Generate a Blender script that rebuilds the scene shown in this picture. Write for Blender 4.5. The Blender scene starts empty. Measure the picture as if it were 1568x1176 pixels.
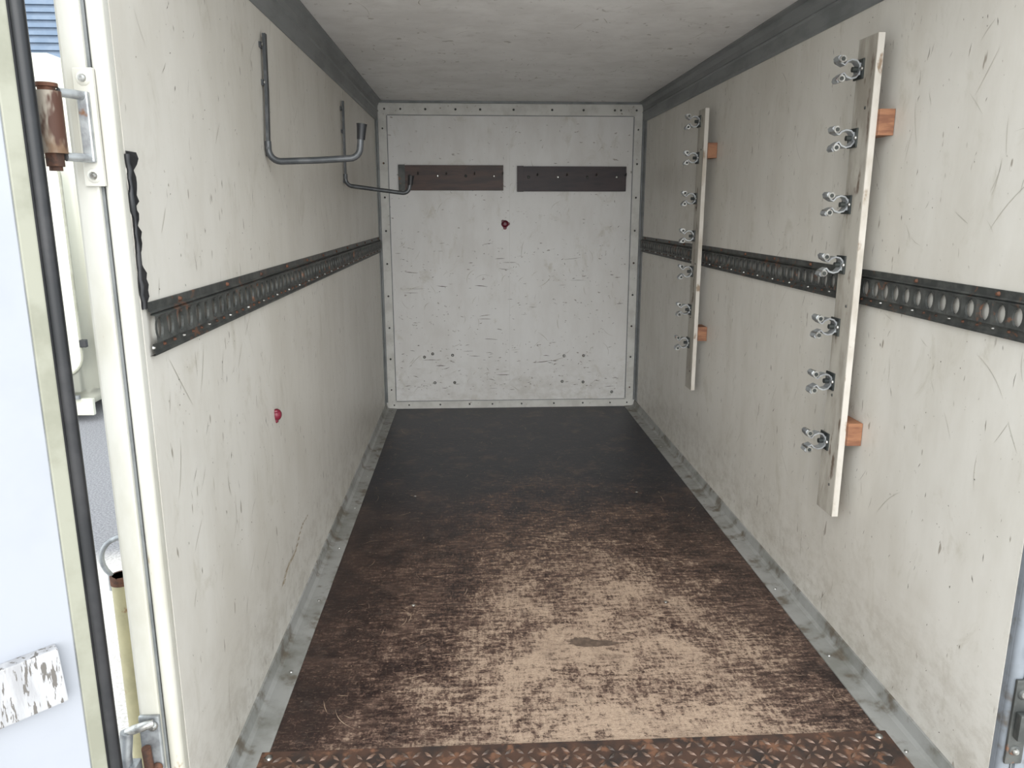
import bpy, bmesh, math, random
from mathutils import Vector, Matrix
random.seed(7)
XL,XR,YB,YF,ZT=-.53,1.005,4.6,1.24,1.79

# ------------------------------------------------------------------ materials
def newmat(name):
    m=bpy.data.materials.new(name); m.use_nodes=True
    nt=m.node_tree; b=nt.nodes['Principled BSDF']
    return m,nt,b
def nd(nt,t,**k):
    n=nt.nodes.new(t)
    for a,v in k.items(): setattr(n,a,v)
    return n
def coord(nt,scale=(1,1,1),rot=(0,0,0),loc=(0,0,0)):
    tc=nd(nt,'ShaderNodeTexCoord'); mp=nd(nt,'ShaderNodeMapping')
    mp.inputs['Scale'].default_value=scale; mp.inputs['Rotation'].default_value=rot; mp.inputs['Location'].default_value=loc
    nt.links.new(tc.outputs['Object'],mp.inputs['Vector']); return mp.outputs[0]
def noise(nt,vec,scale,detail=4,rough=.55,dist=0):
    n=nd(nt,'ShaderNodeTexNoise'); n.inputs['Scale'].default_value=scale; n.inputs['Detail'].default_value=detail
    n.inputs['Roughness'].default_value=rough; n.inputs['Distortion'].default_value=dist
    nt.links.new(vec,n.inputs['Vector']); return n.outputs['Fac']
def mr(nt,val,a,b,c=0,d=1,smooth=True):
    n=nd(nt,'ShaderNodeMapRange'); n.interpolation_type='SMOOTHSTEP' if smooth else 'LINEAR'
    nt.links.new(val,n.inputs[0])
    for i,v in zip((1,2,3,4),(a,b,c,d)): n.inputs[i].default_value=v
    return n.outputs[0]
def mix(nt,fac,a,b):
    n=nd(nt,'ShaderNodeMix',data_type='RGBA')
    def s(sock,v):
        if isinstance(v,(tuple,list)): sock.default_value=(*v[:3],1)
        else: nt.links.new(v,sock)
    if isinstance(fac,(int,float)): n.inputs[0].default_value=fac
    else: nt.links.new(fac,n.inputs[0])
    s(n.inputs[6],a); s(n.inputs[7],b); return n.outputs[2]
def mth(nt,op,a,b=None):
    n=nd(nt,'ShaderNodeMath',operation=op)
    for i,v in enumerate((a,b)):
        if v is None: continue
        if isinstance(v,(int,float)): n.inputs[i].default_value=v
        else: nt.links.new(v,n.inputs[i])
    return n.outputs[0]
def bump(nt,b,h,strength=.2,dist=.002):
    n=nd(nt,'ShaderNodeBump'); n.inputs['Strength'].default_value=strength; n.inputs['Distance'].default_value=dist
    nt.links.new(h,n.inputs['Height']); nt.links.new(n.outputs[0],b.inputs['Normal'])

def simple(name,c1,c2=None,rough=.5,metal=0,scale=12,stretch=(1,1,1),lo=.4,hi=.65,bmp=.15,c3=None,s3=40,lo3=.62,hi3=.7):
    m,nt,b=newmat(name); c2=c2 or tuple(x*.8 for x in c1)
    v=coord(nt,stretch); n=noise(nt,v,scale,5,.6)
    col=mix(nt,mr(nt,n,lo,hi),c1,c2)
    if c3:
        n3=noise(nt,v,s3,4,.6); col=mix(nt,mr(nt,n3,lo3,hi3),col,c3)
    nt.links.new(col,b.inputs['Base Color'])
    b.inputs['Roughness'].default_value=rough; b.inputs['Metallic'].default_value=metal
    if bmp: bump(nt,b,n,bmp,.003)
    return m

def wallmat(name,base,stain,fleck,st=(60,60,16),lo=.7,hi=.76,rough=.42,smudge=(.45,.42,.35),low=None):
    m,nt,b=newmat(name)
    v=coord(nt)
    big=noise(nt,v,1.7,4,.6); med=noise(nt,coord(nt,(5,5,1.6)),1.6,5,.65)
    col=mix(nt,mr(nt,mth(nt,'ADD',mth(nt,'MULTIPLY',big,.5),mth(nt,'MULTIPLY',med,.5)),.38,.66),base,stain)
    sm=noise(nt,coord(nt,(9,9,5),loc=(4,4,4)),1,6,.72,.6)
    col=mix(nt,mth(nt,'MULTIPLY',mr(nt,sm,.54,.74),.6),col,smudge)
    if low:
        # splashed dirt low on the panel
        tc=nd(nt,'ShaderNodeTexCoord'); sp=nd(nt,'ShaderNodeSeparateXYZ'); nt.links.new(tc.outputs['Object'],sp.inputs[0])
        g=noise(nt,coord(nt,(14,14,22),loc=(8,1,3)),1,6,.75)
        k=mth(nt,'MULTIPLY',mr(nt,sp.outputs[2],.42,.02),mr(nt,g,.40,.68))
        col=mix(nt,mth(nt,'MULTIPLY',k,.6),col,low)
    f=noise(nt,coord(nt,st),1,2,.5)
    col=mix(nt,mth(nt,'MULTIPLY',mr(nt,f,lo,hi),.75),col,fleck)
    f2=noise(nt,coord(nt,(130,130,90),loc=(3,1,2)),1,2,.5)
    col=mix(nt,mth(nt,'MULTIPLY',mr(nt,f2,.72,.79),.6),col,fleck)
    nt.links.new(col,b.inputs['Base Color']); b.inputs['Roughness'].default_value=rough
    bump(nt,b,noise(nt,v,45,3,.5),.12,.0015)
    return m

WALL=wallmat('painted_ply_side',(.645,.622,.570),(.565,.538,.480),(.22,.19,.15),low=(.37,.335,.28))
BACK=wallmat('painted_ply_back',(.68,.675,.66),(.60,.585,.56),(.2,.17,.14),st=(26,26,60),low=(.47,.45,.41))
CEIL=wallmat('painted_ply_ceiling',(.89,.88,.87),(.76,.745,.73),(.42,.39,.36),st=(30,22,30),lo=.68,hi=.74,smudge=(.60,.58,.55))
ALU=simple('dull_aluminium',(.31,.31,.295),(.21,.21,.19),.55,.1,7,(1,1,1),c3=(.13,.11,.085),s3=14,lo3=.52,hi3=.70)
ALUP=simple('grey_blue_frame',(.20,.22,.245),(.14,.155,.17),.5,.1,7,(1,1,1),c3=(.10,.09,.08),s3=14,lo3=.58,hi3=.72)
ALUW=simple('painted_aluminium',(.60,.595,.56),(.50,.49,.455),.42,0,10,c3=(.25,.22,.18),s3=45,lo3=.66,hi3=.73)
SEAM=simple('seam_filler',(.62,.615,.59),(.58,.575,.55),.5,0,8,bmp=0)
GREYTRIM=simple('grey_trim',(.20,.21,.212),(.14,.15,.152),.42,.1,14,(1,.3,1))
POST=simple('post_enamel',(.56,.55,.50),(.47,.455,.39),.3,0,7,(1,1,.4),c3=(.28,.20,.12),s3=28,lo3=.67,hi3=.75)
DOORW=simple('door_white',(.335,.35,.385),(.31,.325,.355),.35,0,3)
CREAM=simple('door_cream',(.28,.28,.225),(.22,.22,.17),.45,0,9)
RUBBER=simple('black_rubber',(.008,.009,.011),(.02,.02,.022),.45)
DARKM=simple('dark_steel',(.045,.048,.046),(.085,.088,.082),.5,.3,25,c3=(.16,.08,.05),s3=30,lo3=.6,hi3=.68)
HOOKM=simple('painted_grey_steel',(.065,.07,.075),(.10,.105,.11),.4,.4,30)
STEEL=simple('zinc_steel',(.50,.50,.48),(.24,.23,.21),.35,.9,60)
GALV=simple('galvanised_steel',(.42,.44,.45),(.26,.27,.28),.4,.6,30,c3=(.25,.12,.06),s3=15,lo3=.62,hi3=.7)
RUST=simple('rust',(.13,.055,.03),(.05,.028,.02),.8,.1,40,bmp=.5)
KNUCK=simple('rusty_knuckle',(.34,.30,.245),(.18,.11,.065),.6,.2,22,(1,1,.35),.42,.58,.4,c3=(.08,.035,.022),s3=18,lo3=.54,hi3=.60)
CLIPBLK=simple('clip_dark',(.03,.035,.035),(.06,.065,.06),.5,.4)
OLDWOOD=simple('weathered_board',(.42,.395,.345),(.27,.245,.205),.65,0,7,(2,2,.6),c3=(.14,.105,.08),s3=16,lo3=.58,hi3=.68)
WOODEDGE=simple('board_edge_paint',(.55,.52,.47),(.42,.38,.32),.6,0,12,(1,1,.5),c3=(.25,.18,.12),s3=22,lo3=.60,hi3=.69)
BLOCK=simple('raw_pine',(.31,.145,.075),(.19,.08,.043),.6,0,12,(1,1,6))
BROWNB=simple('stained_board',(.065,.032,.023),(.03,.016,.013),.5,0,5,(1,1,6),c3=(.12,.06,.04),s3=10,lo3=.64,hi3=.75)
DARKBL=simple('stained_board_dark',(.034,.020,.022),(.018,.012,.015),.5,0,5,(1,1,6))
RED=simple('red_plastic',(.17,.012,.03),(.09,.01,.02),.4)
MARKD=simple('scuff_dark',(.10,.085,.07),(.17,.15,.12),.7,bmp=0)
MARKF=simple('scuff_faint',(.40,.38,.33),(.46,.44,.38),.7,bmp=0)
MARKL=simple('scratch_light',(.30,.21,.145),(.42,.32,.23),.7,bmp=0)
BROWNST=simple('brown_stain',(.33,.27,.19),(.46,.41,.33),.7,bmp=0,scale=60)
FLAKE=simple('flaking_white_paint',(.40,.40,.41),(.30,.30,.31),.6,0,14,(3,3,.6),c3=(.12,.11,.10),s3=34,lo3=.54,hi3=.58,bmp=.5)

# floor
def floormat():
    m,nt,b=newmat('worn_film_faced_ply')
    tc=nd(nt,'ShaderNodeTexCoord'); sp=nd(nt,'ShaderNodeSeparateXYZ'); nt.links.new(tc.outputs['Object'],sp.inputs[0])
    x,y=sp.outputs[0],sp.outputs[1]
    dx=mth(nt,'DIVIDE',mth(nt,'SUBTRACT',x,.35),.70); dy=mth(nt,'DIVIDE',mth(nt,'SUBTRACT',y,1.55),1.60)
    r=mth(nt,'SQRT',mth(nt,'ADD',mth(nt,'MULTIPLY',dx,dx),mth(nt,'MULTIPLY',dy,dy)))
    w=mth(nt,'MINIMUM',mth(nt,'SUBTRACT',.90,r),.52)
    big=noise(nt,coord(nt,loc=(.3,.2,0)),6.0,6,.70,.3)
    gx=noise(nt,coord(nt,(22,75,1)),1,6,.75)
    gy=noise(nt,coord(nt,(95,30,1),loc=(2,5,0)),1,5,.72)
    fine=noise(nt,coord(nt,(150,190,1)),1,4,.8)
    def amp(n,a): return mth(nt,'MULTIPLY',mth(nt,'SUBTRACT',n,.5),a)
    t=mth(nt,'ADD',mth(nt,'ADD',w,amp(big,1.7)),mth(nt,'ADD',amp(gx,1.6),mth(nt,'ADD',amp(gy,1.5),amp(fine,1.9))))
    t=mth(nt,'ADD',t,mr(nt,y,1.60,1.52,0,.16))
    far_haze=mr(nt,y,2.5,3.5)
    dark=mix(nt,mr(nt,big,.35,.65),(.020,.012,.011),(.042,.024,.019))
    dark=mix(nt,far_haze,dark,mix(nt,mr(nt,big,.35,.65),(.008,.011,.018),(.016,.017,.025)))  # less worn rear film, with bluish haze and sky sheen put into its colour
    mid=mix(nt,mr(nt,gx,.4,.6),(.062,.038,.029),(.145,.092,.070))
    light=mix(nt,mr(nt,fine,.35,.65),(.45,.345,.255),(.28,.20,.145))
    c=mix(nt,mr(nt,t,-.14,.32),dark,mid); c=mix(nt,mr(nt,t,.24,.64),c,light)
    c=mix(nt,mth(nt,'MULTIPLY',mr(nt,noise(nt,coord(nt),6,5,.65),.52,.70),.55),c,mid)
    # dirt lodged in the grain of the bare wood
    s4=noise(nt,coord(nt,(30,95,1),loc=(3,3,0)),1,5,.8)
    c=mix(nt,mth(nt,'MULTIPLY',mr(nt,s4,.54,.64),.55),c,(.11,.075,.055))
    s=noise(nt,coord(nt,(22,90,1),loc=(7,2,0)),1,4,.75)
    c=mix(nt,mth(nt,'MULTIPLY',mr(nt,s,.60,.72),.35),c,(.20,.145,.11))
    s2=noise(nt,coord(nt,(70,70,1),loc=(1,9,0)),1,3,.7)
    c=mix(nt,mth(nt,'MULTIPLY',mr(nt,s2,.65,.73),.5),c,(.25,.18,.13))
    s3=noise(nt,coord(nt,(11,11,1),loc=(5,3,0)),1,6,.8)
    c=mix(nt,mth(nt,'MULTIPLY',mr(nt,s3,.54,.72),.45),c,(.10,.078,.066))
    nt.links.new(c,b.inputs['Base Color'])
    rr=mr(nt,t,0,.6,.40,.72); nt.links.new(rr,b.inputs['Roughness'])
    b.inputs['Specular IOR Level'].default_value=.35
    bump(nt,b,gx,.25,.0015)
    return m
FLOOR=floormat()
TREAD=simple('rusty_tread_plate',(.075,.040,.027),(.030,.022,.019),.65,.1,12,c3=(.17,.085,.05),s3=22,lo3=.52,hi3=.66,bmp=.3)
TREADL=simple('worn_tread_lug',(.15,.095,.068),(.045,.034,.028),.5,.25,16)

def groundmat():
    m,nt,b=newmat('asphalt_and_gravel')
    tc=nd(nt,'ShaderNodeTexCoord'); sp=nd(nt,'ShaderNodeSeparateXYZ'); nt.links.new(tc.outputs['Object'],sp.inputs[0])
    fine=noise(nt,coord(nt),90,3,.7); big=noise(nt,coord(nt),1.2,4,.6)
    asp=mix(nt,mr(nt,fine,.35,.65),(.13,.13,.14),(.24,.24,.25))
    gr=mix(nt,mr(nt,fine,.35,.65),(.42,.40,.37),(.66,.63,.60))
    k=mr(nt,mth(nt,'ADD',sp.outputs[1],mth(nt,'MULTIPLY',big,.6)),3.7,4.1)
    nt.links.new(mix(nt,k,gr,asp),b.inputs['Base Color']); b.inputs['Roughness'].default_value=.9
    bump(nt,b,fine,.5,.006); return m
GROUND=groundmat()
CARA=simple('caravan_cream',(.56,.56,.47),(.52,.52,.44),.3,0,2,bmp=0)
CARAW=simple('caravan_window',(.36,.40,.39),(.42,.45,.42),.15,0,2,bmp=0)
BLUEW=simple('blue_cladding',(.10,.15,.22),(.13,.18,.25),.5,0,5,bmp=0)

# ------------------------------------------------------------------ mesh builder
class MB:
    def __init__(s): s.v=[];s.f=[];s.m=[];s.mats=[];s.sm=[]
    def mi(s,mat):
        if mat not in s.mats: s.mats.append(mat)
        return s.mats.index(mat)
    def add(s,vs,fs,mat,smooth=False):
        o=len(s.v); s.v+= [tuple(q) for q in vs]; k=s.mi(mat)
        for f in fs: s.f.append(tuple(i+o for i in f)); s.m.append(k); s.sm.append(smooth)
    def box(s,lo,hi,mat,M=None,b=0):
        bm=bmesh.new(); bmesh.ops.create_cube(bm,size=1)
        for v in bm.verts:
            v.co=Vector([ (lo[i]+hi[i])/2+v.co[i]*(hi[i]-lo[i]) for i in range(3)])
        if b>0: bmesh.ops.bevel(bm,geom=bm.edges[:],offset=b,segments=2,affect='EDGES',profile=.7)
        if M: bm.transform(M)
        bm.verts.index_update()
        s.add([v.co[:] for v in bm.verts],[[v.index for v in f.verts] for f in bm.faces],mat); bm.free()
    def tube(s,path,r,mat,n=10,cap=True,sq=None):
        path=[Vector(p) for p in path]; rs=r if isinstance(r,(list,tuple)) else [r]*len(path)
        vs=[];fs=[]; up=None
        for i,p in enumerate(path):
            t=(path[min(i+1,len(path)-1)]-path[max(i-1,0)]).normalized()
            if up is None: up=Vector((0,0,1)) if abs(t.z)<.9 else Vector((0,1,0))
            a=t.cross(up)
            if a.length<1e-4: a=t.orthogonal()
            a.normalize(); bb=a.cross(t).normalized(); up=bb
            for k in range(n):
                an=2*math.pi*k/n; vs.append(p+(a*math.cos(an)+bb*math.sin(an))*rs[i])
        for i in range(len(path)-1):
            for k in range(n):
                k2=(k+1)%n; fs.append((i*n+k,i*n+k2,(i+1)*n+k2,(i+1)*n+k))
        s.add(vs,fs,mat,True)
        if cap:
            s.add(vs[:n],[tuple(range(n))[::-1]],mat); s.add(vs[-n:],[tuple(range(n))],mat)
    def screw(s,p,nrm,r,mat,h=.002):
        p=Vector(p); nrm=Vector(nrm).normalized()
        s.tube([p,p+nrm*h*.6,p+nrm*h],[r,r*.9,r*.45],mat,10)
    def ribbon(s,pts,ext,mat,th=.0012):
        pts=[Vector(p) for p in pts]; ext=Vector(ext); vs=[];fs=[]
        for i,p in enumerate(pts):
            t=(pts[min(i+1,len(pts)-1)]-pts[max(i-1,0)]).normalized(); nn=t.cross(ext).normalized()*th/2
            vs+=[p-ext/2+nn,p+ext/2+nn,p+ext/2-nn,p-ext/2-nn]
        for i in range(len(pts)-1):
            for k in range(4):
                fs.append((i*4+k,i*4+(k+1)%4,i*4+4+(k+1)%4,i*4+4+k))
        fs+=[(0,1,2,3),tuple(len(vs)-4+k for k in (3,2,1,0))]
        s.add(vs,fs,mat,False)
    def obj(s,name,parent=None,fix=True):
        me=bpy.data.meshes.new(name); me.from_pydata(s.v,[],s.f)
        for m in s.mats: me.materials.append(m)
        me.polygons.foreach_set('material_index',s.m); me.polygons.foreach_set('use_smooth',s.sm); me.update()
        if fix:
            bm=bmesh.new(); bm.from_mesh(me); bmesh.ops.recalc_face_normals(bm,faces=bm.faces[:]); bm.to_mesh(me); bm.free()
        o=bpy.data.objects.new(name,me); bpy.context.collection.objects.link(o)
        if parent: o.parent=parent
        return o

def arc(c,r,a0,a1,ax,ay,n=6):
    c=Vector(c);ax=Vector(ax);ay=Vector(ay)
    return [c+ax*r*math.cos(a0+(a1-a0)*i/n)+ay*r*math.sin(a0+(a1-a0)*i/n) for i in range(n+1)]

# ------------------------------------------------------------------ shell
def shell(name,lo,hi,mat,b=0):
    m=MB(); m.box(lo,hi,mat,b=b); return m.obj(name)
wl=shell('wall_left',(XL-.03,YF+.02,-.04),(XL,YB+.03,ZT+.04),WALL)
wr=shell('wall_right',(XR,YF+.02,-.04),(XR+.03,YB+.03,ZT+.04),WALL)
wb=shell('wall_back',(XL,YB,-.04),(XR,YB+.03,ZT+.04),BACK)
cl=shell('ceiling',(XL,YF,ZT),(XR,YB,ZT+.04),CEIL)
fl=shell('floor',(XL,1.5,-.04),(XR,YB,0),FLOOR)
gd=shell('ground',(-20,-20,-.6),(14,22,-.5),GROUND)

# scuffs: thin tapered marks lying on a surface
def scuffs(name,parent,org,ux,uy,nr,W,H,groups):
    org=Vector(org);ux=Vector(ux);uy=Vector(uy);nr=Vector(nr); m=MB()
    for (n,lmin,lmax,wd,ang,spread,mat,curve) in groups:
        for _ in range(n):
            u=random.uniform(.02,W-.02); v=random.uniform(.03,H-.03)
            a=ang+random.gauss(0,spread); L=random.uniform(lmin,lmax)*random.uniform(.4,1); w=wd*random.uniform(.5,1.3)
            cv=random.uniform(-curve,curve)*L; seg=6 if L>.05 else 2
            d=(math.cos(a),math.sin(a)); q=(-d[1],d[0]); top=[];bot=[]
            ok=True
            for i in range(seg+1):
                t=i/seg-.5; off=cv*(1-4*t*t); hw=w*(.15+.85*(1-4*t*t))*random.uniform(.7,1.2)
                cx=u+d[0]*t*L+q[0]*off; cy=v+d[1]*t*L+q[1]*off
                if not(0.005<cx<W-.005 and .005<cy<H-.005): ok=False
                top.append(org+ux*(cx+q[0]*hw)+uy*(cy+q[1]*hw)+nr*.0007); bot.append(org+ux*(cx-q[0]*hw)+uy*(cy-q[1]*hw)+nr*.0007)
            if not ok: continue
            vs=top+bot; k=seg+1
            m.add(vs,[(i,i+1,k+i+1,k+i) for i in range(seg)],mat)
    return m.obj(name,parent,fix=False)
pi=math.pi
scuffs('scuff_marks',wl,(XL,1.3,0),(0,1,0),(0,0,1),(1,0,0),3.25,1.75,
 [(270,.006,.022,.0011,pi/2,.35,MARKD,.1),(110,.02,.07,.0006,1.1,.4,MARKD,.08),(170,.03,.16,.0009,1.3,.5,MARKF,.06),(300,.002,.006,.0016,0,1.5,MARKD,0)])
scuffs('scuff_marks',wr,(XR,1.3,0),(0,1,0),(0,0,1),(-1,0,0),3.25,1.75,
 [(290,.006,.022,.0011,pi/2,.35,MARKD,.1),(120,.02,.07,.0006,1.9,.4,MARKD,.08),(180,.03,.16,.0009,1.3,.6,MARKF,.08),(320,.002,.006,.0016,0,1.5,MARKD,0)])
scuffs('scuff_marks',wb,(XL+.07,YB,.08),(1,0,0),(0,0,1),(0,-1,0),1.38,.95,
 [(120,.008,.03,.0016,0,.3,MARKD,.1),(120,.006,.02,.0015,0,1.5,MARKD,.1),(36,.04,.12,.0015,0,.08,MARKD,.04),(60,.03,.12,.0014,1.2,.7,MARKF,.2)])
scuffs('scuff_marks',wb,(XL+.07,YB,.08),(1,0,0),(0,0,1),(0,-1,0),1.38,.34,
 [(50,.01,.05,.0018,0,.2,MARKD,.1)])
scuffs('scuff_marks',wb,(XL+.07,YB,.9),(1,0,0),(0,0,1),(0,-1,0),1.38,.8,
 [(60,.006,.025,.0014,.8,.9,MARKD,.1),(40,.02,.08,.0012,1.2,.9,MARKF,.2)])
scuffs('scuff_marks',cl,(XL+.05,1.3,ZT),(1,0,0),(0,1,0),(0,0,-1),1.42,3.2,
 [(170,.02,.12,.0011,.5,1.2,MARKF,.3),(80,.005,.03,.0012,0,1.5,MARKD,.2),(60,.1,.3,.0010,1.3,.9,MARKF,.3)])
scuffs('scratch_marks',fl,(XL+.08,1.53,0),(1,0,0),(0,1,0),(0,0,1),1.37,3.0,
 [(220,.01,.05,.0010,0,.25,MARKL,.1),(110,.02,.10,.0007,1.3,.6,MARKL,.15),(320,.003,.010,.0016,0,1.5,MARKL,0),(60,.02,.12,.0007,.3,.8,MARKL,.15)])
# single stains
m=MB()
def blob(m,org,ux,uy,nr,rx,ry,mat,n=18,j=.25,off=.0009):
    org=Vector(org);ux=Vector(ux);uy=Vector(uy);nr=Vector(nr)
    vs=[org+nr*off]
    for i in range(n):
        a=2*pi*i/n; k=1+random.uniform(-j,j); vs.append(org+ux*rx*k*math.cos(a)+uy*ry*k*math.sin(a)+nr*off)
    m.add(vs,[(0,1+i,1+(i+1)%n) for i in range(n)],mat)
Y,Z,X=(0,1,0),(0,0,1),(1,0,0)
for t in range(16):
    blob(m,(XL,1.99+t*.022,.180+.008*math.sin(t*.7)+t*.0045),Y,Z,X,.020-.0008*t,.0055-.0002*t,BROWNST,off=.0008+t*.00002)
m.obj('brown_smear',wl)
m=MB(); DK=simple('oil_stain',(.085,.06,.045),(.14,.10,.075),.5,bmp=0,scale=45)
blob(m,(.33,1.93,0),X,Y,Z,.065,.016,DK,26,.15,.0006); blob(m,(.30,1.945,0),X,Y,Z,.035,.016,DK,22,.15,.0008)
for p in [(-.19,2.17),(.59,2.15),(-.25,3.1),(.7,3.1)]:
    blob(m,(p[0],p[1],0),X,Y,Z,.010,.009,DK,14,.1); m.screw((p[0],p[1],.001),Z,.005,STEEL,.002)
m.obj('floor_screws_and_stain',fl)

# ------------------------------------------------------------------ trims
def prof(name,pts,y0,y1,mat,axis='y'):
    m=MB(); n=len(pts)
    vs=[(p[0],y0,p[1]) for p in pts]+[(p[0],y1,p[1]) for p in pts]
    fs=[(i,(i+1)%n,n+(i+1)%n,n+i) for i in range(n)]+[tuple(range(n)),tuple(range(n,2*n))]
    m.add(vs,fs,mat); return m
def floorangle(name,x,sg):
    P=[(x,0),(x+sg*.066,0),(x+sg*.066,.003),(x+sg*.020,.006),(x+sg*.010,.012),(x+sg*.004,.038),(x,.040)]
    m=prof(name,P,1.30,YB-.010,ALU)
    for i in range(9): m.screw((x+sg*.045,1.45+i*.38,.004),Z,.005,STEEL,.003)
    m.obj(name)
floorangle('trim_1',XL,1); floorangle('trim_2',XR,-1)
def ceilangle(name,x,sg):
    P=[(x,ZT),(x+sg*.035,ZT),(x+sg*.036,ZT-.006),(x+sg*.022,ZT-.012),(x+sg*.014,ZT-.03),(x+sg*.013,ZT-.05),(x+sg*.018,ZT-.056),(x+sg*.013,ZT-.062),(x+sg*.009,ZT-.10),(x+sg*.003,ZT-.108),(x,ZT-.108)]
    prof(name,P,YF,YB-.013,GREYTRIM).obj(name)
ceilangle('trim_3',XL,1); ceilangle('trim_4',XR,-1)
# back wall frame
m=MB(); yb=YB
m.box((XL+.012,yb-.0035,.046),(XL+.06,yb,ZT-.076),ALUW,b=.0008)
m.box((XR-.06,yb-.0035,.046),(XR-.012,yb,ZT-.076),ALUW,b=.0008)
m.box((XL+.012,yb-.005,ZT-.075),(XR-.012,yb,ZT-.0125),ALUW,b=.001)
m.box((XL+.012,yb-.006,.0),(XR-.012,yb,.045),ALUW,b=.001)
m.box((XL,yb-.012,ZT-.012),(XR,yb,ZT),GREYTRIM)
m.box((XL+.060,yb-.0072,.052),(XL+.064,yb,ZT-.080),GREYTRIM); m.box((XR-.064,yb-.0072,.052),(XR-.060,yb,ZT-.080),GREYTRIM)  # thin dark edge strips: sealant line with the gap shadow drawn in
m.box((XL+.064,yb-.0055,ZT-.079),(XR-.064,yb,ZT-.0755),GREYTRIM); m.box((XL+.064,yb-.0065,.0455),(XR-.064,yb,.048),GREYTRIM)
m.box((XL,yb-.07,.041),(XL+.003,yb-.0125,ZT-.109),GREYTRIM); m.box((XR-.003,yb-.07,.041),(XR,yb-.0125,ZT-.109),GREYTRIM)
m.box((XL,yb-.012,.041),(XL+.0115,yb,ZT-.0125),GREYTRIM); m.box((XR-.0115,yb-.012,.041),(XR,yb,ZT-.0125),GREYTRIM)
for x0,x1,z0,z1,d in [(XL+.013,XL+.059,ZT-.17,ZT-.021,.0),(XL+.013,XL+.16,ZT-.07,ZT-.022,.0012),(XR-.059,XR-.013,ZT-.17,ZT-.021,0),(XR-.16,XR-.013,ZT-.07,ZT-.022,.0012),(XL+.013,XL+.16,.002,.044,.0012),(XR-.16,XR-.013,.002,.044,.0012),(XL+.013,XL+.059,.001,.14,0),(XR-.059,XR-.013,.001,.14,0)]:
    m.box((x0,yb-.008-d,z0),(x1,yb-.001+d*.3,z1),ALUW,b=.0008)
for i in range(9):
    z=.12+i*.19
    m.screw((XL+.036,yb-.004,z),(0,-1,0),.006,DARKM,.006); m.screw((XR-.036,yb-.004,z),(0,-1,0),.006,DARKM,.006)
for x in [XL+.05,XL+.14,-.25,-.08,.06,.25,.47,.65,.83,XR-.14,XR-.05]: m.screw((x,yb-.006,ZT-.045),(0,-1,0),.0065,DARKM,.006)
for x in [XL+.05,XL+.14,-.2,-.02,.12,.3,.5,.68,.85,XR-.05]: m.screw((x,yb-.006,.024),(0,-1,0),.0055,DARKM,.006)
m.obj('trim_5')
m=MB()
for p in [(-.24,.34),(-.12,.33),(-.23,.16),(-.11,.16),(.56,.32),(.68,.32),(.55,.16),(.68,.155),(-.29,.32),(.86,.09)]:
    m.screw((p[0],yb,p[1]),(0,-1,0),.009,DARKM,.002); m.screw((p[0],yb-.001,p[1]),(0,-1,0),.006,STEEL,.003)
m.obj('wall_rivets',wb)
m=MB(); m.box((.225,yb-.0008,.05),(.228,yb,ZT-.08),SEAM); m.obj('panel_seam',wb)

# ------------------------------------------------------------------ lashing tracks
def track(name,x,sg,y0,y1,zc=.995):
    m=MB(); pitch=.046; n=int((y1-y0)/pitch); hw,hh=.0135,.0185
    def P(y,z,off): return (x+sg*off,y,zc+z)
    strips=[(.044,.0,.044,.004),(.044,.004,.030,.004),(.030,.004,.027,.009),(.027,.009,.024,.006),(.024,.006,.022,.014)]
    low=[(-.022,.014,-.024,.006),(-.024,.006,-.036,.006),(-.036,.006,-.040,.009),(-.040,.009,-.044,.008),(-.044,.008,-.044,0)]
    for za,oa,zb,ob in strips+low:
        m.add([P(y0,za,oa),P(y1,za,oa),P(y1,zb,ob),P(y0,zb,ob)],[(0,1,2,3)],DARKM)
    N=16
    for i in range(n):
        a=y0+i*pitch; b=a+pitch; c=(a+b)/2
        ins=[];insb=[];out=[]
        for k in range(N):
            an=2*pi*k/N+pi/4; cy=math.cos(an); cz=math.sin(an)
            ins.append(P(c+hw*cy,hh*cz,.012)); insb.append(P(c+hw*cy*.95,hh*cz*.95,.008))
            s=max(abs(cy),abs(cz)); out.append(P(c+pitch/2*cy/s,.022*cz/s,.014))
        vs=out+ins+insb
        fs=[(k,(k+1)%N,N+(k+1)%N,N+k) for k in range(N)]+[(N+k,N+(k+1)%N,2*N+(k+1)%N,2*N+k) for k in range(N)]
        m.add(vs,fs,DARKM)
        m.tube([P(a,-.030,.006),P(a,-.030,.010)],[.0035,.002],STEEL if i%3==0 else RUST,6)
        if i%6==3: m.tube([P(a,.036,.004),P(a,.036,.009)],[.005,.003],RUST if i%4 else DARKM,8)
    e=y0+n*pitch
    m.add([P(e,.022,.014),P(y1,.022,.014),P(y1,-.022,.014),P(e,-.022,.014)],[(0,1,2,3)],DARKM)
    return m.obj(name,fix=False)
track('cargo_lashing_track',XL,1,1.275,YB-.07); track('cargo_lashing_track',XR,-1,1.275,YB-.07)

# ------------------------------------------------------------------ back boards
def backboard(x0,x1,z0,z1,mat,end):
    m=MB(); m.box((x0,yb-.020,z0),(x1,yb-.001,z1),mat,b=.002)
    for k in range(4):
        x=x0+(x1-x0)*(.1+.27*k); m.screw((x,yb-.020,(z0+z1)/2+.01),(0,-1,0),.008,STEEL if k%2 else DARKM,.004)
        m.tube([(x+.05,yb-.02,z0+.09),(x+.05,yb-.045,z0+.088),(x+.05,yb-.055,z0+.10)],.003,DARKM,8)
    m.box((x0-.003,yb-.023,z0-.002),(x0+.035,yb-.0195,z1+.002),end,b=.001)
    m.obj('coat_peg_board')
backboard(-.408,.190,1.300,1.440,BROWNB,DARKM); backboard(.272,.905,1.295,1.435,DARKBL,DARKBL)

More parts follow.
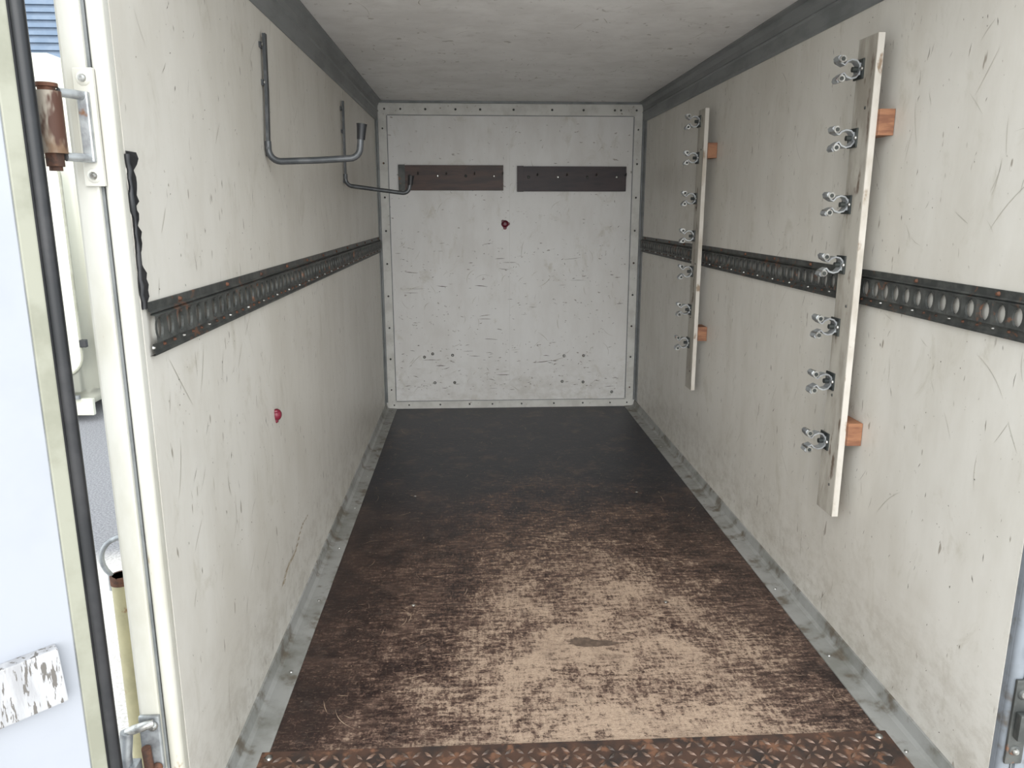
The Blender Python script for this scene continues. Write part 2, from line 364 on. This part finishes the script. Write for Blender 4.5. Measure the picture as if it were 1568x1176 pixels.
def plug(o,nr,u,v,r):
    m=MB(); o=Vector(o);nr=Vector(nr)
    m.tube([o,o+nr*.004,o+nr*.010,o+nr*.014],[r,r,r*.8,r*.4],RED,14)
    m.tube([o+Vector(u)*r*.9,o+Vector(u)*r*.9+nr*.006],[r*.45,r*.3],RED,8); m.tube([o-Vector(u)*r*.6+Vector(v)*r*.7,o-Vector(u)*r*.6+Vector(v)*r*.7+nr*.008],[r*.4,r*.3],RED,8)
    m.tube([o-Vector(v)*r,o-Vector(v)*r+nr*.005],[r*.5,r*.3],RED,8)
    m.obj('red_rubber_plug')
plug((.20,yb-.0005,1.11),(0,-1,0),X,Z,.022); plug((XL+.0005,2.03,.65),X,Y,Z,.016)

# ------------------------------------------------------------------ tool clip racks on right wall
def rack(y0,y1,z0,z1,clipz,blkz):
    m=MB(); xa,xb=.950,.966
    m.box((xa,y0+.001,z0),(xb,y1,z1),OLDWOOD,b=.0008)
    m.box((xa+.0005,y0-.0015,z0+.001),(xb,y0+.0012,z1-.001),WOODEDGE)
    for z in blkz: m.box((xb,y0-.012,z-.03),(XR-.0015,y1-.02,z+.03),BLOCK,b=.001)
    for z in clipz:
        yc=y1-.016; xs=xa
        m.box((xs-.004,yc-.022,z-.023),(xs,yc+.024,z+.023),CLIPBLK,b=.0006)
        m.box((xs-.007,yc-.012,z-.014),(xs-.004,yc+.012,z+.014),GALV,b=.0006)
        m.screw((xs-.004,yc-.017,z),(-1,0,0),.0055,STEEL,.004)
        for sg in (1,-1):
            k=random.uniform(.95,1.15); kx=1.15; sk=random.uniform(-.004,.004)
            pr=[(0,.004),(-.002,.010),(-.008,.0175),(-.018,.020),(-.028,.016),(-.034,.0085),(-.040,.012),(-.046,.0185),(-.0485,.024),(-.0455,.0275),(-.041,.025)]
            m.ribbon([(xs-.004+a*kx,yc+sk,z+sg*b*k) for a,b in pr],(0,.026,0),GALV,.0038)
            m.tube([(xs-.050,yc-.017+sk,z+sg*.0205*k),(xs-.050,yc+.017+sk,z+sg*.0205*k)],.0086,STEEL,14)
            m.tube([(xs-.050,yc-.0172+sk,z+sg*.0205*k),(xs-.050,yc-.0182+sk,z+sg*.0205*k)],.0050,CLIPBLK,10)
            m.screw((xs-.004,yc+.017,z+sg*.013),(-1,0,0),.004,STEEL)
        m.tube([(xs-.006,yc,z),(xs-.020,yc,z)],.0065,CLIPBLK,10)
    for k in range(5): m.screw((xa,y0+.03+.03*(k%2),z0+.08+k*(z1-z0-.1)/4.6),(-1,0,0),.004,DARKM)
    m.obj('tool_clip_rack')
rack(1.872,1.962,.390,1.590,[1.52,1.36,1.20,1.05,.89,.745,.58],[1.39,.62])
rack(3.222,3.312,.420,1.590,[1.545,1.40,1.235,1.08,.93,.765,.62],[1.425,.67])

# ------------------------------------------------------------------ wall hooks, left
def hook(y,zt,zb,xe,ze,zup,lean):
    m=MB(); r=.0085; x=XL+.010
    m.ribbon([(x,y+lean,zt),(x,y+lean*.6,(zt+zb)/2),(x,y,zb+.03)],(0,.018,0),HOOKM,.008)
    path=[(x,y,zb+.05)]+arc((x+.03,y,zb+.03),.03,pi,1.5*pi,X,Z,6)
    e=(xe-.02,y,ze)
    path+=[((x+.03+e[0])/2,y,(zb+ze)/2-.001)]
    path+=arc((xe-.028,y,ze+.028),.028,-pi/2,0,X,Z,6)
    path+=[(xe+.004,y,zup-.02)]
    m.tube(path,r,HOOKM,12)
    m.tube([(xe+.003,y,zup-.035),(xe+.006,y,zup-.005),(xe+.007,y,zup+.004)],[.0105,.0125,.014],RUBBER,12)
    for z in (zt-.03,zt-.12,zb+.02):
        m.ribbon([(XL+.003,y+lean*.8-.018,z),(XL+.006,y+lean*.8+.018,z)],(0,0,.014),HOOKM,.006)
        m.screw((XL+.008,y+lean*.8-.014,z),X,.005,STEEL)
    m.obj('wall_hook_bracket')
hook(2.10,1.625,1.31,-.285,1.318,1.40,.035)
hook(3.35,1.625,1.285,-.255,1.258,1.325,.02)

# ------------------------------------------------------------------ sill
m=MB(); m.box((XL+.0,1.20,-.04),(XR,1.50,.0015),TREAD)
m.box((XL+.045,1.22,.0015),(XR-.055,1.522,.004),TREAD)
px=.0255; nx=int((XR-XL-.12)/px)
for j in range(11):
    for i in range(nx):
        cx=XL+.065+i*px; cy=1.240+j*px
        a=(pi/4 if (i+j)%2 else -pi/4)
        d=Vector((math.cos(a),math.sin(a),0)); q=Vector((-d.y,d.x,0)); c=Vector((cx,cy,.004))
        m.add([c+d*.013,c+q*.0050,c-d*.013,c-q*.0050,c+d*.006+Vector((0,0,.0036)),c-d*.006+Vector((0,0,.0036))],[(0,1,4),(1,2,5,4),(2,3,5),(3,0,4,5)],TREADL)
for x in (XL+.07,XR-.08): m.screw((x,1.502,.004),Z,.009,STEEL,.005)
m.obj('tread_plate_sill')

# ------------------------------------------------------------------ door posts
def post(name,x,sg,mat):
    m=MB()
    xs=sorted((x+sg*.031,x+sg*.064))
    m.box((xs[0],1.232,-.10),(xs[1],1.270,ZT+.10),mat,b=.004)
    xs=sorted((x+sg*.0005,x+sg*.0265)); m.box((xs[0],1.246,-.10),(xs[1],1.2595,ZT+.1),mat,b=.002)
    xs=sorted((x+sg*.0265,x+sg*.031)); m.box((xs[0],1.238,-.10),(xs[1],1.2595,ZT+.1),GREYTRIM)
    c=(x+sg*.0135,1.245); m.tube([(c[0],c[1],-.10),(c[0],c[1],ZT+.10)],.013,mat,20)
    xs=sorted((x+sg*.064,x+sg*.074)); m.box((xs[0],1.248,-.10),(xs[1],1.262,ZT+.1),mat,b=.003)
    return m
m=post('p',XL,-1,POST); m.obj('trim_6')
m=post('p',XR,1,ALUP); m.obj('trim_7')
# black torn sealant on edge of left wall
m=MB(); N=26; a=[];b=[]
for i in range(N+1):
    z=1.275-i*.245/N; w0=random.uniform(.001,.008); w1=.018+random.uniform(-.008,.008)+(.010 if i<3 else 0)
    if i in(9,17,18): w1=.006
    a.append((XL+.003,1.262-w0,z)); b.append((XL+.003+random.uniform(0,.002),1.262+w1,z))
vs=a+b; m.add(vs,[(i,i+1,N+2+i,N+1+i) for i in range(N)],RUBBER)
m.tube([(XL+.003,1.262+random.uniform(-.002,.003),1.27-i*.012) for i in range(21)],[random.uniform(.003,.006) for i in range(21)],RUBBER,8)
m.obj('torn_sealant_strip',wl)

# ------------------------------------------------------------------ open left door
P0=Vector((-.586,1.130,0)); e=Vector((-.766,-.643,0)); n=Vector((.643,-.766,0))
DM=Matrix(((e.x,n.x,0,P0.x),(e.y,n.y,0,P0.y),(0,0,1,0),(0,0,0,1)))
m=MB()
z0,z1=-.03,ZT-.01
m.box((.004,-.040,z0),(.75,-.002,z1),DOORW,DM,.002)
m.box((.020,-.010,z0+.004),(.042,.004,z1-.004),CREAM,DM,.002)
m.box((.042,-.004,z0+.01),(.72,.0005,z1-.01),DOORW,DM,.0005)
m.tube([DM@Vector((.008,.003,z0+.01)),DM@Vector((.008,.003,z1-.01))],.0095,RUBBER,12)
m.box((-.001,-.012,z0),(.020,.001,z1),RUBBER,DM,.001)
m.box((.0415,-.004,z0+.01),(.0435,.0015,z1-.01),GREYTRIM,DM)
T=DM@Matrix.Translation((.066,0,.50))@Matrix.Rotation(math.radians(3),4,'Y')
m.box((.0,.0005,-.045),(.14,.020,.045),FLAKE,T,.002)
m.obj('door_1')

# hinge
def hinge(z):
    m=MB(); kx,ky=-.594,1.178
    m.box((-.578,1.224,z-.084),(-.549,1.232,z+.084),POST,b=.002)
    for dz in(-.069,.069):
        m.screw((-.563,1.224,z+dz),(0,-1,0),.011,POST,.003); m.screw((-.563,1.222,z+dz),(0,-1,0),.006,STEEL,.006)
    for dz in(-.044,.044):
        m.tube([(-.562,1.226,z+dz),(-.570,1.205,z+dz),(kx+.012,1.186,z+dz)],.0065,GALV,10)
    m.box((-.572,1.216,z-.05),(-.556,1.225,z+.05),GALV,b=.003)
    m.tube([(kx,ky,z-.040),(kx,ky,z+.044)],.0185,KNUCK,20)
    m.tube([(kx,ky,z+.044),(kx,ky,z+.050)],.013,RUST,6); m.tube([(kx,ky,z+.050),(kx,ky,z+.055)],.015,RUST,14)
    m.tube([(kx,ky,z-.058),(kx,ky,z-.040)],.0135,RUST,6); m.tube([(kx,ky,z-.064),(kx,ky,z-.058)],.009,RUST,10)
    M=DM@Matrix.Translation((.0,0,z))
    m.box((-.02,-.046,-.04),(.05,-.0405,.04),GALV,M,.001)
    m.box((-.036,-.052,-.03),(-.010,-.034,.03),RUST,M,.002)
    m.obj('door_hinge')
hinge(1.305); hinge(.02)

# bottom latch bracket on left post
m=MB()
m.box((-.596,1.224,.19),(-.560,1.232,.315),GALV,b=.003)
m.tube([(-.612,1.212,.295),(-.600,1.210,.300),(-.582,1.210,.306),(-.566,1.216,.309)],[.006,.008,.008,.006],STEEL,12)
m.tube([(-.612,1.212,.295),(-.617,1.208,.25),(-.615,1.203,.20)],.011,GALV,12)
m.screw((-.571,1.222,.298),(0,-1,0),.009,STEEL,.007); m.screw((-.570,1.222,.215),(0,-1,0),.009,RUST,.006)
m.box((-.618,1.198,.16),(-.596,1.222,.235),GALV,b=.003)
m.tube([(-.583,1.222,.18),(-.583,1.214,.26)],.008,RUST,10)
m.obj('door_latch')
# keeper on right post
m=MB(); c=XR+.004
m.box((c,1.2255,.15),(c+.034,1.2315,.33),DARKM,b=.003)
m.box((c+.006,1.210,.21),(c+.028,1.2255,.265),DARKM,b=.004)
for z in(.30,.18): m.screw((c+.015,1.2255,z),(0,-1,0),.011,DARKM,.004); m.screw((c+.015,1.2225,z),(0,-1,0),.007,STEEL,.006)
m.tube(arc((c+.020,1.216,.385),.012,0,2*pi,X,Z,14),.0025,STEEL,8); m.tube([(c+.02,1.234,.397),(c+.02,1.214,.397)],.004,STEEL,8)
m.obj('door_latch')

# prop stand outside
m=MB(); sx,sy=-.690,1.42
m.tube([(sx,sy,-.47),(sx,sy,.485)],.019,simple('stand_paint',(.46,.42,.25),(.36,.33,.2),.4,.1,10,c3=(.25,.13,.06),s3=25,lo3=.6,hi3=.68),20,cap=False)
m.tube([(sx,sy,.475),(sx,sy,.492),(sx,sy,.492),(sx,sy,.47)],[.0205,.0205,.016,.015],RUST,20,cap=False)
m.tube([(sx,sy,.44),(sx,sy,.441)],.018,RUST,14)
m.tube([(sx,sy,-.5),(sx,sy,-.485),(sx,sy,-.47)],[.06,.06,.02],GALV,20)
hp=[(sx-.02,sy,.46)]+arc((sx+.012,sy,.525),.045,1.25*pi,.42*pi,X,Z,10)
m.tube(hp,.005,GALV,10)
m.box((sx+.015,sy-.03,-.01),(XL-.062,sy+.03,.05),GALV,b=.003); m.box((sx-.02,sy-.022,.0),(sx+.022,sy+.022,.04),GALV,b=.003)
m.box((XL-.074,sy-.04,-.04),(XL-.030,sy+.04,.08),GALV,b=.002)
m.obj('prop_stand')

# chassis and wheels supporting the trailer
m=MB()
for x in(XL+.08,XR-.13): m.box((x,1.3,-.14),(x+.05,4.55,-.04),GALV)
for y in(1.6,2.6,3.6,4.4): m.box((XL+.05,y,-.11),(XR-.05,y+.05,-.041),GALV)
m.tube([(XL-.10,3.0,-.20),(XR+.10,3.0,-.20)],.025,GALV,12)
for x,s in((XL-.13,-1),(XR+.13,1)):
    m.tube([(x-.08,3.0,-.20),(x-.075,3.0,-.2),(x+.075,3.0,-.20),(x+.08,3.0,-.20)],[.27,.30,.30,.27],RUBBER,32)
    m.tube([(x+s*.08,3.0,-.20),(x+s*.085,3.0,-.20)],[.17,.15],GALV,24)
m.obj('trailer_chassis')

# ------------------------------------------------------------------ outside
m=MB(); cy=6.2; x0,x1=-8.4,-3.02
bm=bmesh.new(); bmesh.ops.create_cube(bm,size=1)
for v in bm.verts: v.co=Vector(((x0+x1)/2+v.co.x*(x1-x0),cy+1.1+v.co.y*2.2,.98+v.co.z*2.72))
bmesh.ops.bevel(bm,geom=bm.edges[:],offset=.14,segments=5,affect='EDGES'); bm.verts.index_update()
m.add([v.co[:] for v in bm.verts],[[v.index for v in f.verts] for f in bm.faces],CARA,True); bm.free()
def rrect(m,xa,xb,za,zb,y,r,mat,th=.012,tube=None):
    pts=[]
    for cx,cz,a in((xb-r,zb-r,0),(xa+r,zb-r,pi/2),(xa+r,za+r,pi),(xb-r,za+r,1.5*pi)):
        pts+=arc((cx,y,cz),r,a,a+pi/2,X,Z,6)
    if mat: 
        nn=len(pts); vs=[p for p in pts]+[p+Vector((0,th,0)) for p in pts]
        m.add(vs,[tuple(range(nn))]+[(i,(i+1)%nn,nn+(i+1)%nn,nn+i) for i in range(nn)],mat)
    if tube: m.tube(pts+[pts[0]],.012,tube,8,cap=False)
rrect(m,-3.95,-3.10,-.10,1.60,cy-.012,.16,CARA,.014,CREAM)
rrect(m,-3.80,-3.25,.75,1.45,cy-.02,.10,CARAW,.01,CREAM)
for xa in(-5.6,-7.3): rrect(m,xa,xa+1.2,.7,1.4,cy-.015,.12,CARAW,.016,CREAM)
m.box((-3.10,cy-.04,.13),(-3.05,cy,.19),RUBBER,b=.005)
m.box((x0+.1,cy+.02,-.44),(x1-.06,cy+.06,-.30),CARA,b=.01); m.box((x0+.15,cy-.01,-.30),(x1-.15,cy+.02,-.27),GREYTRIM)
for wx in(-5.4,-6.2): m.tube([(wx,cy+.02,-.18),(wx,cy+.05,-.18),(wx,cy+.25,-.18)],[.27,.32,.32],RUBBER,28)
m.obj('caravan')
m=MB(); m.box((-14,12,-.5),(-3.6,16,4.2),BLUEW)
for i in range(48): m.box((-14.02,11.96,-.5+i*.10),(-3.58,12.0,-.5+i*.10+.055),BLUEW)
m.box((-14.1,11.9,4.2),(-3.5,16.1,4.3),GREYTRIM)
m.obj('clad_building')

# ------------------------------------------------------------------ light
w=bpy.data.worlds.new('World'); bpy.context.scene.world=w; w.use_nodes=True
nt=w.node_tree; bg=nt.nodes['Background']; bg.inputs[0].default_value=(.88,.95,1,1); bg.inputs[1].default_value=2.45
L=bpy.data.lights.new('sun','SUN'); L.energy=4.5; L.angle=math.radians(72); L.color=(1,.972,.94)
so=bpy.data.objects.new('sun',L); bpy.context.collection.objects.link(so)
el=math.radians(22); az=math.radians(2)
dirv=Vector((math.sin(az)*math.cos(el),math.cos(az)*math.cos(el),-math.sin(el)))
so.rotation_euler=dirv.to_track_quat('-Z','Y').to_euler(); so.location=(0,-4,4)

# ------------------------------------------------------------------ camera
cam=bpy.data.cameras.new('camera'); cam.sensor_width=36; cam.lens=27.02; cam.clip_start=.02
co=bpy.data.objects.new('camera',cam); bpy.context.collection.objects.link(co)
co.location=(0,0,1.185)
p=math.radians(12.7);yw=math.radians(3)
co.rotation_euler=(math.pi/2-p,0,-yw)
bpy.context.scene.camera=co
s=bpy.context.scene; s.view_settings.view_transform='Standard'; s.view_settings.exposure=0
